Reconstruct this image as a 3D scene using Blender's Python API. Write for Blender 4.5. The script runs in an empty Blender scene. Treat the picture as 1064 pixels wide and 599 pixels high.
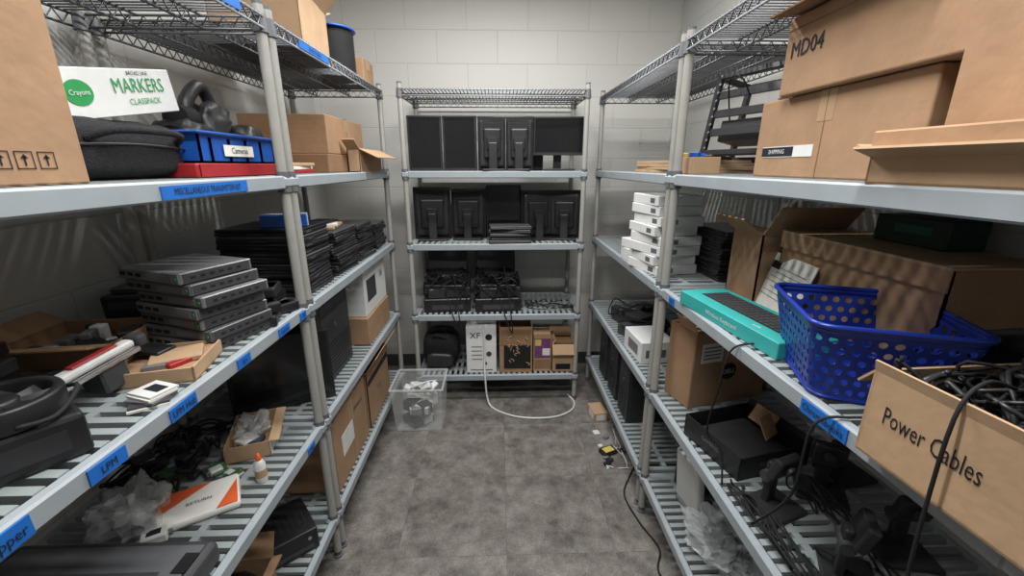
import bpy, bmesh, math, random
from mathutils import Vector, Matrix, Euler, noise
R=random.Random(7)
V=Vector
T1,T2,T3,T4,T5=.20,.63,1.09,1.52,1.96
# ---------------------------------------------------------------- materials
def s2l(c):
    return tuple(((x/255)/12.92 if x/255<=.04045 else ((x/255+.055)/1.055)**2.4) for x in c)
def mat(name,rgb,rough=.6,metal=0,var=.12,scale=20,bump=0,bscale=60,spec=.5,alpha=1,trans=0,emit=0):
    m=bpy.data.materials.new(name);m.use_nodes=True
    nt=m.node_tree;n=nt.nodes;l=nt.links;b=n['Principled BSDF']
    c=s2l(rgb)
    tc=n.new('ShaderNodeTexCoord');nz=n.new('ShaderNodeTexNoise')
    nz.inputs['Scale'].default_value=scale;nz.inputs['Detail'].default_value=4
    l.new(tc.outputs['Object'],nz.inputs['Vector'])
    r=n.new('ShaderNodeValToRGB')
    r.color_ramp.elements[0].position=.3;r.color_ramp.elements[1].position=.7
    r.color_ramp.elements[0].color=tuple(x*(1-var) for x in c)+(1,)
    r.color_ramp.elements[1].color=tuple(min(1,x*(1+var)) for x in c)+(1,)
    l.new(nz.outputs['Fac'],r.inputs['Fac']);l.new(r.outputs['Color'],b.inputs['Base Color'])
    b.inputs['Roughness'].default_value=rough;b.inputs['Metallic'].default_value=metal
    b.inputs['Specular IOR Level'].default_value=spec
    b.inputs['Alpha'].default_value=alpha;b.inputs['Transmission Weight'].default_value=trans
    if emit:
        b.inputs['Emission Color'].default_value=c+(1,);b.inputs['Emission Strength'].default_value=emit
    if bump:
        n2=n.new('ShaderNodeTexNoise');n2.inputs['Scale'].default_value=bscale;l.new(tc.outputs['Object'],n2.inputs['Vector'])
        bp=n.new('ShaderNodeBump');bp.inputs['Strength'].default_value=bump;bp.inputs['Distance'].default_value=.01
        l.new(n2.outputs['Fac'],bp.inputs['Height']);l.new(bp.outputs['Normal'],b.inputs['Normal'])
    return m
CARD=mat('cardboard',(162,129,99),.85,var=.12,scale=9,bump=.2,bscale=30)
CARD2=mat('cardboard_light',(180,149,117),.85,var=.10,scale=9,bump=.15,bscale=30)
CARD3=mat('cardboard_dark',(138,106,78),.9,var=.12,scale=9,bump=.15)
TAPE=mat('packing_tape',(174,144,112),.3,var=.04)
BLK=mat('black_plastic',(32,32,34),.45,var=.25)
BLK2=mat('black_plastic_satin',(48,48,51),.38,var=.15)
BLKM=mat('black_matte',(22,22,23),.8,var=.2)
FAB=mat('black_fabric',(32,32,36),.92,var=.3,scale=80,bump=.4,bscale=300)
SCR=mat('dark_screen',(26,27,30),.18,var=.05)
DKG=mat('dark_grey_plastic',(64,65,68),.5,var=.12)
GRY=mat('grey_metal',(98,99,102),.42,.35,var=.08)
GRYL=mat('light_grey_metal',(128,130,132),.42,.3,var=.06)
WIRE=mat('chrome_wire',(104,106,109),.4,.6,var=.08)  # grey darkened so the base colour carries the backlit shade of the wires
POST=mat('post_paint',(164,163,157),.42,.1,var=.05)
COL=mat('post_collar',(98,100,104),.5,var=.08)
SHELF=mat('shelf_polymer',(156,164,169),.45,var=.06,scale=12)
SHELF2=mat('shelf_mat_polymer',(144,152,153),.5,var=.07,scale=12)
WHT=mat('white_card',(222,223,221),.6,var=.04)
WHP=mat('white_plastic',(216,216,213),.35,var=.03)
PAP=mat('paper',(228,226,219),.8,var=.04)
BLU=mat('blue_plastic',(24,50,146),.35,var=.10,scale=8)
BLUT=mat('blue_tray_plastic',(26,84,172),.4,var=.08)
TAPEB=mat('blue_tape',(26,106,192),.6,var=.08)
INK=mat('ink',(14,16,30),.7,var=.05)
TEAL=mat('teal_card',(54,166,162),.5,var=.05)
RED=mat('red_card',(160,36,40),.5,var=.1)
GRN=mat('dark_green_card',(24,52,40),.6,var=.1)
GRNI=mat('green_ink',(40,150,80),.6,var=.05)
GRND=mat('green_print_dark',(30,96,62),.6,var=.05)
ORG=mat('orange_print',(222,98,50),.5,var=.06)
YEL=mat('yellow_label',(206,186,96),.5,var=.08)
WOOD=mat('pale_wood',(180,152,116),.7,var=.15,scale=14)
PLAS=mat('clear_bag',(225,230,232),.18,var=.05,alpha=.32)
BINM=mat('clear_bin_plastic',(222,226,226),.2,var=.03,alpha=.30)
CHR=mat('silver',(190,192,195),.25,.85,var=.04)
LED=mat('purple_print',(112,62,104),.5,var=.3,scale=60)
COPP=mat('copper_board',(60,96,60),.5,var=.3,scale=90)
# walls / floor
def wall_mat(name,axis,base=(196,195,188)):
    m=bpy.data.materials.new(name);m.use_nodes=True;nt=m.node_tree;n=nt.nodes;l=nt.links;b=n['Principled BSDF']
    g=n.new('ShaderNodeNewGeometry');sp=n.new('ShaderNodeSeparateXYZ');cb=n.new('ShaderNodeCombineXYZ')
    l.new(g.outputs['Position'],sp.inputs[0]);l.new(sp.outputs[axis],cb.inputs[0]);l.new(sp.outputs[2],cb.inputs[1])
    br=n.new('ShaderNodeTexBrick');br.offset=.5
    for k,v in (('Scale',1),('Mortar Size',.004),('Mortar Smooth',.8),('Brick Width',.40),('Row Height',.20),('Bias',0)): br.inputs[k].default_value=v
    c=s2l(base)
    br.inputs['Color1'].default_value=c+(1,);br.inputs['Color2'].default_value=tuple(x*.97 for x in c)+(1,);br.inputs['Mortar'].default_value=tuple(x*.88 for x in c)+(1,)
    l.new(cb.outputs[0],br.inputs['Vector']);l.new(br.outputs['Color'],b.inputs['Base Color'])
    nz=n.new('ShaderNodeTexNoise');nz.inputs['Scale'].default_value=90;nz.inputs['Detail'].default_value=5;l.new(g.outputs['Position'],nz.inputs['Vector'])
    ma=n.new('ShaderNodeMath');ma.operation='MULTIPLY_ADD';ma.inputs[1].default_value=-.8;l.new(br.outputs['Fac'],ma.inputs[0])
    mb=n.new('ShaderNodeMath');mb.operation='MULTIPLY';mb.inputs[1].default_value=.35;l.new(nz.outputs['Fac'],mb.inputs[0]);l.new(mb.outputs[0],ma.inputs[2])
    bp=n.new('ShaderNodeBump');bp.inputs['Strength'].default_value=.4;bp.inputs['Distance'].default_value=.005
    l.new(ma.outputs[0],bp.inputs['Height']);l.new(bp.outputs['Normal'],b.inputs['Normal'])
    b.inputs['Roughness'].default_value=.5
    return m
def floor_mat():
    m=bpy.data.materials.new('vinyl_tile');m.use_nodes=True;nt=m.node_tree;n=nt.nodes;l=nt.links;b=n['Principled BSDF']
    g=n.new('ShaderNodeNewGeometry');mp=n.new('ShaderNodeMapping');mp.inputs['Location'].default_value=(-.02,-.44,0)
    l.new(g.outputs['Position'],mp.inputs['Vector'])
    br=n.new('ShaderNodeTexBrick');br.offset=0
    for k,v in (('Scale',1),('Mortar Size',.0013),('Mortar Smooth',.2),('Brick Width',.457),('Row Height',.457),('Bias',0)): br.inputs[k].default_value=v
    br.inputs['Color1'].default_value=(1.03,1.03,1.03,1);br.inputs['Color2'].default_value=(.86,.86,.86,1);br.inputs['Mortar'].default_value=(.62,.62,.62,1)
    l.new(mp.outputs[0],br.inputs['Vector'])
    n1=n.new('ShaderNodeTexNoise');n1.inputs['Scale'].default_value=9;n1.inputs['Detail'].default_value=14;n1.inputs['Roughness'].default_value=.74
    ad=n.new('ShaderNodeVectorMath');ad.operation='MULTIPLY_ADD'
    l.new(br.outputs['Color'],ad.inputs[0]);ad.inputs[1].default_value=(23,17,9);l.new(g.outputs['Position'],ad.inputs[2])
    l.new(ad.outputs[0],n1.inputs['Vector'])
    r=n.new('ShaderNodeValToRGB');r.color_ramp.elements[0].position=.36;r.color_ramp.elements[1].position=.64
    r.color_ramp.elements[0].color=s2l((90,85,81))+(1,);r.color_ramp.elements[1].color=s2l((150,144,138))+(1,)
    l.new(n1.outputs['Fac'],r.inputs['Fac'])
    n2=n.new('ShaderNodeTexNoise');n2.inputs['Scale'].default_value=140;n2.inputs['Detail'].default_value=3;l.new(g.outputs['Position'],n2.inputs['Vector'])
    r2=n.new('ShaderNodeValToRGB');r2.color_ramp.elements[0].position=.36;r2.color_ramp.elements[1].position=.60
    r2.color_ramp.elements[0].color=(.74,.74,.74,1);r2.color_ramp.elements[1].color=(1.06,1.06,1.06,1);l.new(n2.outputs['Fac'],r2.inputs['Fac'])
    mx=n.new('ShaderNodeMix');mx.data_type='RGBA';mx.blend_type='MULTIPLY';mx.inputs[0].default_value=1
    l.new(r.outputs['Color'],mx.inputs[6]);l.new(br.outputs['Color'],mx.inputs[7])
    my=n.new('ShaderNodeMix');my.data_type='RGBA';my.blend_type='MULTIPLY';my.inputs[0].default_value=1
    l.new(mx.outputs[2],my.inputs[6]);l.new(r2.outputs['Color'],my.inputs[7]);l.new(my.outputs[2],b.inputs['Base Color'])
    b.inputs['Roughness'].default_value=.42
    return m
# ---------------------------------------------------------------- builder
class B:
    def __init__(s,name): s.n=name;s.v=[];s.f=[];s.m=[];s.s=[];s.mats=[];s.M=Matrix()
    def add(s,vs,fs,mt,smooth=False):
        if mt not in s.mats:s.mats.append(mt)
        k=s.mats.index(mt);o=len(s.v)
        s.v+=[s.M@V(v) for v in vs]
        for f in fs: s.f.append([i+o for i in f]);s.m.append(k);s.s.append(smooth)
    def box(s,c,sz,mt,rot=(0,0,0),bev=0,seg=1):
        x,y,z=[a/2 for a in sz]
        if bev<=0:
            vs=[V((i*x,j*y,k*z)) for i in(-1,1) for j in(-1,1) for k in(-1,1)]
            fs=[(0,1,3,2),(4,6,7,5),(0,4,5,1),(2,3,7,6),(0,2,6,4),(1,5,7,3)]
        else:
            bm=bmesh.new();bmesh.ops.create_cube(bm,size=1)
            for v in bm.verts: v.co=V((v.co.x*x*2,v.co.y*y*2,v.co.z*z*2))
            bmesh.ops.bevel(bm,geom=bm.edges[:],offset=min(bev,x*.9,y*.9,z*.9),segments=seg,affect='EDGES',profile=.5)
            bm.verts.index_update();vs=[v.co.copy() for v in bm.verts];fs=[[v.index for v in f.verts] for f in bm.faces];bm.free()
        T=Matrix.Translation(V(c))@Euler(rot).to_matrix().to_4x4()
        s.add([T@v for v in vs],fs,mt,False)
    def bx(s,x0,x1,y0,y1,z0,z1,mt,bev=0,seg=1):
        s.box(((x0+x1)/2,(y0+y1)/2,(z0+z1)/2),(x1-x0,y1-y0,z1-z0),mt,bev=bev,seg=seg)
    def cyl(s,p0,p1,r,mt,n=12,r2=None,cap=True):
        p0=V(p0);p1=V(p1);r2=r if r2 is None else r2
        d=(p1-p0).normalized();a=d.orthogonal().normalized();b=d.cross(a)
        vs=[p0+(a*math.cos(t)+b*math.sin(t))*r for t in [2*math.pi*i/n for i in range(n)]]
        vs+=[p1+(a*math.cos(t)+b*math.sin(t))*r2 for t in [2*math.pi*i/n for i in range(n)]]
        s.add(vs,[(i,(i+1)%n,n+(i+1)%n,n+i) for i in range(n)],mt,n>6)
        if cap: s.add(vs[:n],[list(range(n))[::-1]],mt);s.add(vs[n:],[list(range(n))],mt)
    def tube(s,pts,r,mt,n=6,sub=5,closed=False):
        P=[V(p) for p in pts]
        if sub>1 and len(P)>2:
            Q=[]
            for i in range(len(P)-1):
                a=P[max(i-1,0)];b=P[i];c=P[i+1];d=P[min(i+2,len(P)-1)]
                for k in range(sub):
                    t=k/sub
                    Q.append(.5*((2*b)+(c-a)*t+(2*a-5*b+4*c-d)*t*t+(3*b-a-3*c+d)*t**3))
            Q.append(P[-1]);P=Q
        vs=[];fs=[];prev=None
        for i,p in enumerate(P):
            d=(P[min(i+1,len(P)-1)]-P[max(i-1,0)])
            d=d.normalized() if d.length>1e-6 else V((0,0,1))
            if prev is None: a=d.orthogonal().normalized()
            else:
                a=prev-d*prev.dot(d);a=a.normalized() if a.length>1e-5 else d.orthogonal().normalized()
            prev=a;b=d.cross(a)
            for k in range(n):
                t=2*math.pi*k/n;vs.append(p+(a*math.cos(t)+b*math.sin(t))*r)
        for i in range(len(P)-1):
            for k in range(n): fs.append((i*n+k,i*n+(k+1)%n,(i+1)*n+(k+1)%n,(i+1)*n+k))
        fs.append(list(range(n))[::-1]);fs.append([len(vs)-n+k for k in range(n)])
        s.add(vs,fs,mt,True)
    def lathe(s,prof,c,mt,n=24):
        c=V(c);vs=[];fs=[]
        for r,z in prof:
            for k in range(n):
                t=2*math.pi*k/n;vs.append(c+V((r*math.cos(t),r*math.sin(t),z)))
        for i in range(len(prof)-1):
            for k in range(n): fs.append((i*n+k,i*n+(k+1)%n,(i+1)*n+(k+1)%n,(i+1)*n+k))
        s.add(vs,fs,mt,True)
    def blob(s,c,sz,mt,e=.45,nz=.0,ns=6,seed=0,rot=(0,0,0),nu=28,nv=16,flat=False):
        f=lambda x:math.copysign(abs(x)**e,x)
        T=Matrix.Translation(V(c))@Euler(rot).to_matrix().to_4x4()
        vs=[];fs=[]
        for j in range(nv+1):
            ph=-math.pi/2+math.pi*j/nv
            for i in range(nu):
                th=2*math.pi*i/nu
                p=V((f(math.cos(ph))*f(math.cos(th)),f(math.cos(ph))*f(math.sin(th)),f(math.sin(ph))))
                q=V((p.x*sz[0]/2,p.y*sz[1]/2,p.z*sz[2]/2))
                if nz:
                    k=noise.noise(q*ns*4+V((seed*7.1,seed,0)))+.5*noise.noise(q*ns*9+V((seed,3,1)))
                    q+=V((q.x/sz[0],q.y/sz[1],max(q.z,-.0)/sz[2]))*2*k*nz
                    if q.z<-sz[2]/2:q.z=-sz[2]/2
                vs.append(T@q)
        for j in range(nv):
            for i in range(nu): fs.append((j*nu+i,j*nu+(i+1)%nu,(j+1)*nu+(i+1)%nu,(j+1)*nu+i))
        s.add(vs,fs,mt,not flat)
    def text(s,txt,size,o,right,up,mt,align='CENTER',off=.0012,xs=1):
        c=bpy.data.curves.new('t','FONT');c.body=txt;c.size=size;c.align_x=align;c.align_y='CENTER';c.resolution_u=2
        ob=bpy.data.objects.new('t',c);bpy.context.collection.objects.link(ob)
        dg=bpy.context.evaluated_depsgraph_get();me=ob.evaluated_get(dg).to_mesh()
        right=V(right).normalized();up=V(up).normalized();nn=right.cross(up)
        vs=[V(o)+right*v.co.x*xs+up*v.co.y+nn*off for v in me.vertices];fs=[list(p.vertices) for p in me.polygons]
        s.add(vs,fs,mt);ob.evaluated_get(dg).to_mesh_clear();bpy.data.objects.remove(ob);bpy.data.curves.remove(c)
    def at(s,x,y,z,rz=0,rx=0,ry=0,sc=1): s.M=Matrix.Translation((x,y,z))@Euler((math.radians(rx),math.radians(ry),math.radians(rz))).to_matrix().to_4x4()@Matrix.Scale(sc,4);return s
    def done(s,solid=0):
        xs=[v.x for v in s.v];ys=[v.y for v in s.v];zs=[v.z for v in s.v]
        o=V(((min(xs)+max(xs))/2,(min(ys)+max(ys))/2,min(zs)))
        me=bpy.data.meshes.new(s.n);me.from_pydata([v-o for v in s.v],[],s.f)
        for m in s.mats: me.materials.append(m)
        me.polygons.foreach_set('material_index',s.m);me.polygons.foreach_set('use_smooth',s.s);me.update()
        ob=bpy.data.objects.new(s.n,me);ob.location=o;bpy.context.collection.objects.link(ob)
        if solid:
            md=ob.modifiers.new('s','SOLIDIFY');md.thickness=solid
        return ob
# ---------------------------------------------------------------- room
WX0,WX1,WY0,WY1,CH=-1.24,1.21,-1.6,3.10,2.75
def slab(n,x0,x1,y0,y1,z0,z1,m):
    b=B(n);b.bx(x0,x1,y0,y1,z0,z1,m);b.done()
slab('floor',WX0-.1,WX1+.1,WY0-.1,WY1+.1,-.1,0,floor_mat())
slab('ceiling',WX0-.1,WX1+.1,WY0-.1,WY1+.1,CH,CH+.1,mat('ceiling_tile',(222,221,216),.9,var=.04,scale=60))
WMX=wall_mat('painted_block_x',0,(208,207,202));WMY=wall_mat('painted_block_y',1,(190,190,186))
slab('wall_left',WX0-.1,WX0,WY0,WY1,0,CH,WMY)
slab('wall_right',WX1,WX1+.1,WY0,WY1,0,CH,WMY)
slab('wall_back',WX0-.1,WX1+.1,WY1,WY1+.1,0,CH,WMX)
slab('wall_front',WX0-.1,WX1+.1,WY0-.1,WY0,0,CH,WMX)
BB=mat('vinyl_base',(70,70,72),.5)
slab('baseboard_back',WX0,WX1,WY1-.008,WY1,0,.10,BB)
slab('baseboard_left',WX0,WX0+.008,WY0,WY1-.008,0,.10,BB)
slab('baseboard_right',WX1-.008,WX1,WY0,WY1-.008,0,.10,BB)
b=B('door_1');DM=mat('door_paint',(120,124,130),.5);dy=WY0+.002
b.bx(-.46,.46,dy,dy+.04,0,2.1,DM,.004);b.bx(-.52,-.46,dy,dy+.06,0,2.16,GRY);b.bx(.46,.52,dy,dy+.06,0,2.16,GRY);b.bx(-.52,.52,dy,dy+.06,2.1,2.16,GRY)
b.cyl((.38,dy+.04,1),(.38,dy+.09,1),.012,CHR);b.cyl((.38,dy+.09,1),(.28,dy+.09,1),.01,CHR);b.done()
# ---------------------------------------------------------------- racks
def rack(name,O,u,v,L,D,labels=()):
    b=B(name);u=V(u);v=V(v)
    b.M=Matrix(((u.x,v.x,0,O[0]),(u.y,v.y,0,O[1]),(0,0,1,0),(0,0,0,1)))
    pr=.0150;pi=.02
    for a in(pi,L-pi):
        for c in(pi,D-pi):
            b.cyl((a,c,.03),(a,c,1.985),pr,POST,16)
            b.cyl((a,c,0),(a,c,.03),.011,COL,12);b.cyl((a,c,0),(a,c,.008),.018,COL,16)
            b.cyl((a,c,1.985),(a,c,1.995),pr*.9,COL,16)
            for T in(T1,T2,T3,T4): b.cyl((a,c,T-.05),(a,c,T+.012),.020,COL,16,r2=.018)
            b.cyl((a,c,T5-.045),(a,c,T5+.002),.021,COL,16,r2=.017)
    for T in(T1,T2,T3,T4):
        h=.040
        b.bx(.04,L-.04,.004,.026,T-h,T,SHELF,.004)
        b.bx(.04,L-.04,D-.026,D-.004,T-h,T,SHELF,.004)
        for a in(.008,L-.030): b.bx(a,a+.022,.04,D-.04,T-h,T,SHELF,.004)
        for a in(.022,L-.022):
            for c in(.022,D-.022): b.box((a,c,T-h/2),(.044,.044,h-.004),SHELF,bev=.008)
        x=.034
        while x<L-.045:
            b.bx(x,x+.019,.026,D-.026,T-.014,T,SHELF2);x+=.0362
        for k in(1,2,3): b.bx(.03,L-.03,D*k/4-.010,D*k/4+.010,T-.020,T-.0005,SHELF2)
        for k in(1,2): b.bx(L*k/3-.008,L*k/3+.008,.02,D-.02,T-.034,T-.014,SHELF2)
    # wire top
    x=.04
    while x<L-.03:
        b.tube([(x,.004,T5),(x,D-.004,T5)],.0028,WIRE,4,1);x+=.0205
    for c in(.006,D-.006,D/3,2*D/3):
        b.tube([(.02,c,T5-.004),(L-.02,c,T5-.004)],.0036,WIRE if c>.01 else SHELF,6,1)
        b.tube([(.02,c,T5-.036),(L-.02,c,T5-.036)],.0036,WIRE if c>.01 else SHELF,6,1)
        P=[];k=0;x=.03
        while x<L-.03: P.append((x,c,T5-(.006 if k%2 else .034)));x+=.022;k+=1
        b.tube(P,.0022,WIRE,4,1)
    for a in(.02,L-.02):
        b.tube([(a,.006,T5-.004),(a,D-.006,T5-.004)],.0036,WIRE,6,1);b.tube([(a,.006,T5-.036),(a,D-.006,T5-.036)],.0036,WIRE,6,1)
        P=[];k=0;x=.01
        while x<D-.01: P.append((a,x,T5-(.006 if k%2 else .034)));x+=.022;k+=1
        b.tube(P,.0022,WIRE,4,1)
    for (a,T,w,h,txt) in labels:
        b.box((a,.002,T-.021),(w,.003,h),TAPEB,rot=(0,R.uniform(-.03,.03),0))
        if txt: b.text(txt,h*.72,(a,.0003,T-.021),(1,0,0),(0,0,1),INK,xs=.85 if len(txt)<20 else .72)
    b.done()
D=.533;LY=.16
rack('shelving_rack',(-.655,LY,0),(0,1,0),(-1,0,0),1.235,D,[
 (1.0-LY,T4,.29,.027,'MISCELLANEOUS TRANSMITTER KIT'),(.455-LY,T3,.07,.032,'Dipper'),(.61-LY,T3,.07,.028,'LPM'),(.785-LY,T3,.075,.028,'LPM Hub'),
 (1.0-LY,T3,.055,.026,'Srv'),(1.21-LY,T3,.065,.025,'Laptop'),(1.34-LY,T3,.045,.025,'HP'),(1.26-LY,T2,.05,.024,'Misc'),(1.1-LY,T5-.0,.3,.024,'')])
rack('shelving_rack',(-.655,1.402,0),(0,1,0),(-1,0,0),1.235,D,[(.3,T5,.25,.022,'BINDERS CABLES')])
rack('shelving_rack',(.632,1.588,0),(0,-1,0),(1,0,0),1.235,D,[(1.588-.70,T3,.12,.03,'Chromebooks'),(1.588-1.45,T3,.045,.026,'Dell')])
rack('shelving_rack',(.632,2.83,0),(0,-1,0),(1,0,0),1.235,D,[])
rack('shelving_rack',(-.565,2.53,0),(1,0,0),(0,1,0),1.09,.50,[])
# ---------------------------------------------------------------- generic objects
def arrows(b,o,right,up,mt,s=.03):
    r=V(right);u=V(up);n=r.cross(u)*.0012;o=V(o)
    def quad(a0,a1,c0,c1): b.add([o+n+r*a0+u*c0,o+n+r*a1+u*c0,o+n+r*a1+u*c1,o+n+r*a0+u*c1],[(0,1,2,3)],mt)
    for k in range(4):
        x=k*s*1.25;t=s*.06
        quad(x,x+s,0,t);quad(x,x+s,s-t,s);quad(x,x+t,0,s);quad(x+s-t,x+s,0,s)
        quad(x+s*.45,x+s*.55,s*.2,s*.7)
        b.add([o+n+r*(x+s*.28)+u*s*.6,o+n+r*(x+s*.72)+u*s*.6,o+n+r*(x+s*.5)+u*s*.85],[(0,1,2)],mt)
def carton(name,x0,x1,y0,y1,z0,z1,m=CARD,rz=0,tape='y',fin=True):
    b=B(name);w,d,h=x1-x0,y1-y0,z1-z0
    b.at((x0+x1)/2,(y0+y1)/2,z0,rz)
    b.box((0,0,h/2),(w,d,h),m,bev=.004,seg=2)
    e=.0008
    if tape=='y':
        b.bx(-.025,.025,-d/2-e,d/2+e,h-.001,h+e,TAPE)
        for s_ in(-1,1): b.bx(-.025,.025,s_*d/2-e,s_*d/2+e,h*.72,h+e,TAPE)
        b.bx(-.0012,.0012,-d/2-e*1.5,d/2+e*1.5,h*.0+.002,h+e*1.5,CARD3)
    if tape=='x':
        b.bx(-w/2-e,w/2+e,-.025,.025,h-.001,h+e,TAPE)
        for s_ in(-1,1): b.bx(s_*w/2-e,s_*w/2+e,-.025,.025,h*.65,h+e,TAPE)
        b.bx(-w/2-e*1.5,w/2+e*1.5,-.0012,.0012,.002,h+e*1.5,CARD3)
    if fin: return b.done()
    return b
def opencarton(b,w,d,h,m,flaps,t=.004,mi=None,fl=None):
    b.bx(-w/2,w/2,-d/2,d/2,0,t,m)
    b.bx(-w/2,-w/2+t,-d/2,d/2,0,h,m);b.bx(w/2-t,w/2,-d/2,d/2,0,h,m)
    b.bx(-w/2,w/2,-d/2,-d/2+t,0,h,m);b.bx(-w/2,w/2,d/2-t,d/2,0,h,m)
    M0=b.M.copy()
    for sd,a in flaps.items():
        L=(fl or {}).get(sd,min(w,d)/2)
        an=math.radians(a)
        if sd=='+x': b.M=M0@Matrix.Translation((w/2-t/2,0,h))@Matrix.Rotation(an,4,'Y');b.bx(-t/2,t/2,-d/2,d/2,0,L,m)
        if sd=='-x': b.M=M0@Matrix.Translation((-w/2+t/2,0,h))@Matrix.Rotation(-an,4,'Y');b.bx(-t/2,t/2,-d/2,d/2,0,L,m)
        if sd=='+y': b.M=M0@Matrix.Translation((0,d/2-t/2,h))@Matrix.Rotation(-an,4,'X');b.bx(-w/2,w/2,-t/2,t/2,0,L,m)
        if sd=='-y': b.M=M0@Matrix.Translation((0,-d/2+t/2,h))@Matrix.Rotation(an,4,'X');b.bx(-w/2,w/2,-t/2,t/2,0,L,m)
    b.M=M0
def laptop(b,w=.33,d=.235,h=.024,m=BLK2):
    b.box((0,0,h*.3),(w,d,h*.56),BLK,bev=.003);b.box((0,0,h*.80),(w*.995,d*.99,h*.34),m,bev=.003)
    b.box((0,0,h*.58),(w*.97,d*.97,h*.12),BLKM)
    for k in(-.3,.3): b.cyl((w*k-.02,d/2-.004,h*.6),(w*k+.02,d/2-.004,h*.6),h*.3,DKG,8)
    b.bx(w/2-.0,w/2+.0006,-.06,-.02,h*.2,h*.4,GRY);b.bx(-w/2-.0006,-w/2,-.06,.05,h*.2,h*.42,DKG)
    b.bx(-.03,.03,-d/2-.0006,-d/2,h*.25,h*.4,DKG)
def lapstack(name,x,y,z,n,rz=0,w=.33,d=.235,h=.024,jit=1,ms=(BLK2,BLK,DKG)):
    b=B(name)
    for i in range(n):
        b.at(x+R.uniform(-.008,.008)*jit,y+R.uniform(-.008,.008)*jit,z+i*h*1.0,rz+R.uniform(-4,4)*jit);laptop(b,w*R.uniform(.93,1),d,h,R.choice(ms))
    return b.done()
def monitor(name,x,y,z,w,h,rz=0,back=False,stand=True,tilt=0,lift=0.0):
    b=B(name);b.at(x,y,z,rz+(180 if back else 0))
    M0=b.M.copy()
    zc=lift+h/2
    b.M=M0@Matrix.Translation((0,0,zc))@Matrix.Rotation(math.radians(tilt),4,'X')
    b.box((0,0,0),(w,.022,h),BLK,bev=.004,seg=2);b.box((0,-.0115,.004),(w-.024,.001,h-.03),SCR)
    b.bx(-w/2+.001,w/2-.001,-.0125,-.011,-h/2+.001,-h/2+.013,BLK2)
    b.box((0,.024,0),(w*.90,.034,h*.86),BLK2,bev=.014,seg=3);b.box((0,.046,0),(w*.62,.024,h*.55),BLK,bev=.010,seg=2)
    for k in range(12): b.box((0,.0413,h*.40-k*.009),(w*.72,.003,.004),BLKM)
    for k in range(5): b.box((0,.0413,-h*.30-k*.009),(w*.5,.003,.004),BLKM)
    b.box((0,.059,0),(.03,.006,.03),CHR,bev=.002)
    b.M=M0
    if stand:
        b.box((0,.074,zc*.52+.0),(.05,.022,zc*1.04),BLK2,bev=.006,seg=2)
        b.box((0,.045,.007),(min(w*.8,.2),.16,.012),BLK,bev=.005,seg=2);b.box((0,.062,zc),(.07,.02,.07),BLK,bev=.004)
    else:
        b.bx(-w*.3,w*.3,-.012,.05,0,.006,BLKM)
    return b.done()
def tower(name,x,y,z,w,d,h,rz=0,m=BLK):
    b=B(name);b.at(x,y,z,rz)
    b.box((0,0,h/2),(w,d,h),m,bev=.005);b.box((0,-d/2-.004,h/2),(w*.98,.014,h*.98),BLK2,bev=.006,seg=2)
    b.bx(-w*.4,w*.4,-d/2-.0125,-d/2-.010,h*.84,h*.92,DKG);b.bx(-w*.4,w*.4,-d/2-.0125,-d/2-.010,h*.72,h*.80,DKG)
    b.cyl((0,-d/2-.010,h*.62),(0,-d/2-.014,h*.62),.01,GRY,16)
    for k in range(9): b.bx(-w*.38,w*.38,-d/2-.0122,-d/2-.0105,h*(.08+.045*k),h*(.08+.045*k)+h*.018,BLKM)
    for s_ in(-1,1):
        for k in range(8): b.box((s_*w/2,d*.1,h*(.3+.05*k)),(.002,d*.35,h*.018),BLKM)
    return b.done()
def coil(b,c,r,n,t,m,h=.0,seed=1):
    rr=random.Random(seed);P=[]
    for i in range(n*10+1):
        a=2*math.pi*i/10;q=r*(1+rr.uniform(-.10,.10));z=h*rr.random()+t
        P.append((c[0]+q*math.cos(a),c[1]+q*math.sin(a),c[2]+z))
    b.tube(P,t,m,6,2)
def heap(b,x0,x1,y0,y1,z0,z1,n,t,m,seed=1,k=6):
    rr=random.Random(seed)
    for _ in range(n):
        P=[];x=rr.uniform(x0,x1);y=rr.uniform(y0,y1)
        for j in range(k):
            P.append((x,y,rr.uniform(z0+t,z1)))
            x=min(x1,max(x0,x+rr.uniform(-.5,.5)*(x1-x0)));y=min(y1,max(y0,y+rr.uniform(-.5,.5)*(y1-y0)))
        b.tube(P,t,m,5,4)
def small_bits(b,x0,x1,y0,y1,z,n,seed,ms,smin=.02,smax=.06,hmax=.03):
    rr=random.Random(seed)
    for _ in range(n):
        m=rr.choice(ms);w=rr.uniform(smin,smax);d=rr.uniform(smin,smax);h=rr.uniform(.008,hmax)
        b.box((rr.uniform(x0+w/2,x1-w/2),rr.uniform(y0+d/2,y1-d/2),z+h/2),(w,d,h),m,rot=(0,0,rr.uniform(0,3)),bev=.003)
# ================================================================ LEFT, T4
b=carton('cardboard_box',-1.12,-.71,.30,.775,T4,1.895,CARD,tape='x',fin=False)
b.M=Matrix();
arrows(b,(-.71,.60,1.545),(0,1,0),(0,0,1),INK,.026)
b.text('FRAGILE',.03,(-.71,.66,1.86),(0,1,0),(0,0,1),INK)
b.add([( -.7088,.44,1.71),(-.7088,.60,1.71),(-.7088,.63,1.68),(-.7088,.635,1.64),(-.7088,.61,1.60),(-.7088,.60,1.575),(-.7088,.44,1.575)],[(0,1,2,3,4,5,6)],CARD3)
b.add([( -.7078,.48,1.71),(-.7078,.60,1.71),(-.7078,.63,1.68),(-.7078,.635,1.655),(-.7078,.60,1.645),(-.7078,.585,1.69),(-.7078,.48,1.70)],[(0,1,2,3,4,5,6)],BLKM)
b.done()
b=B('laptop_bag');b.blob((-.95,1.0,T4+.062),(.32,.36,.125),FAB,.4,.01,5,3)
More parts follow.
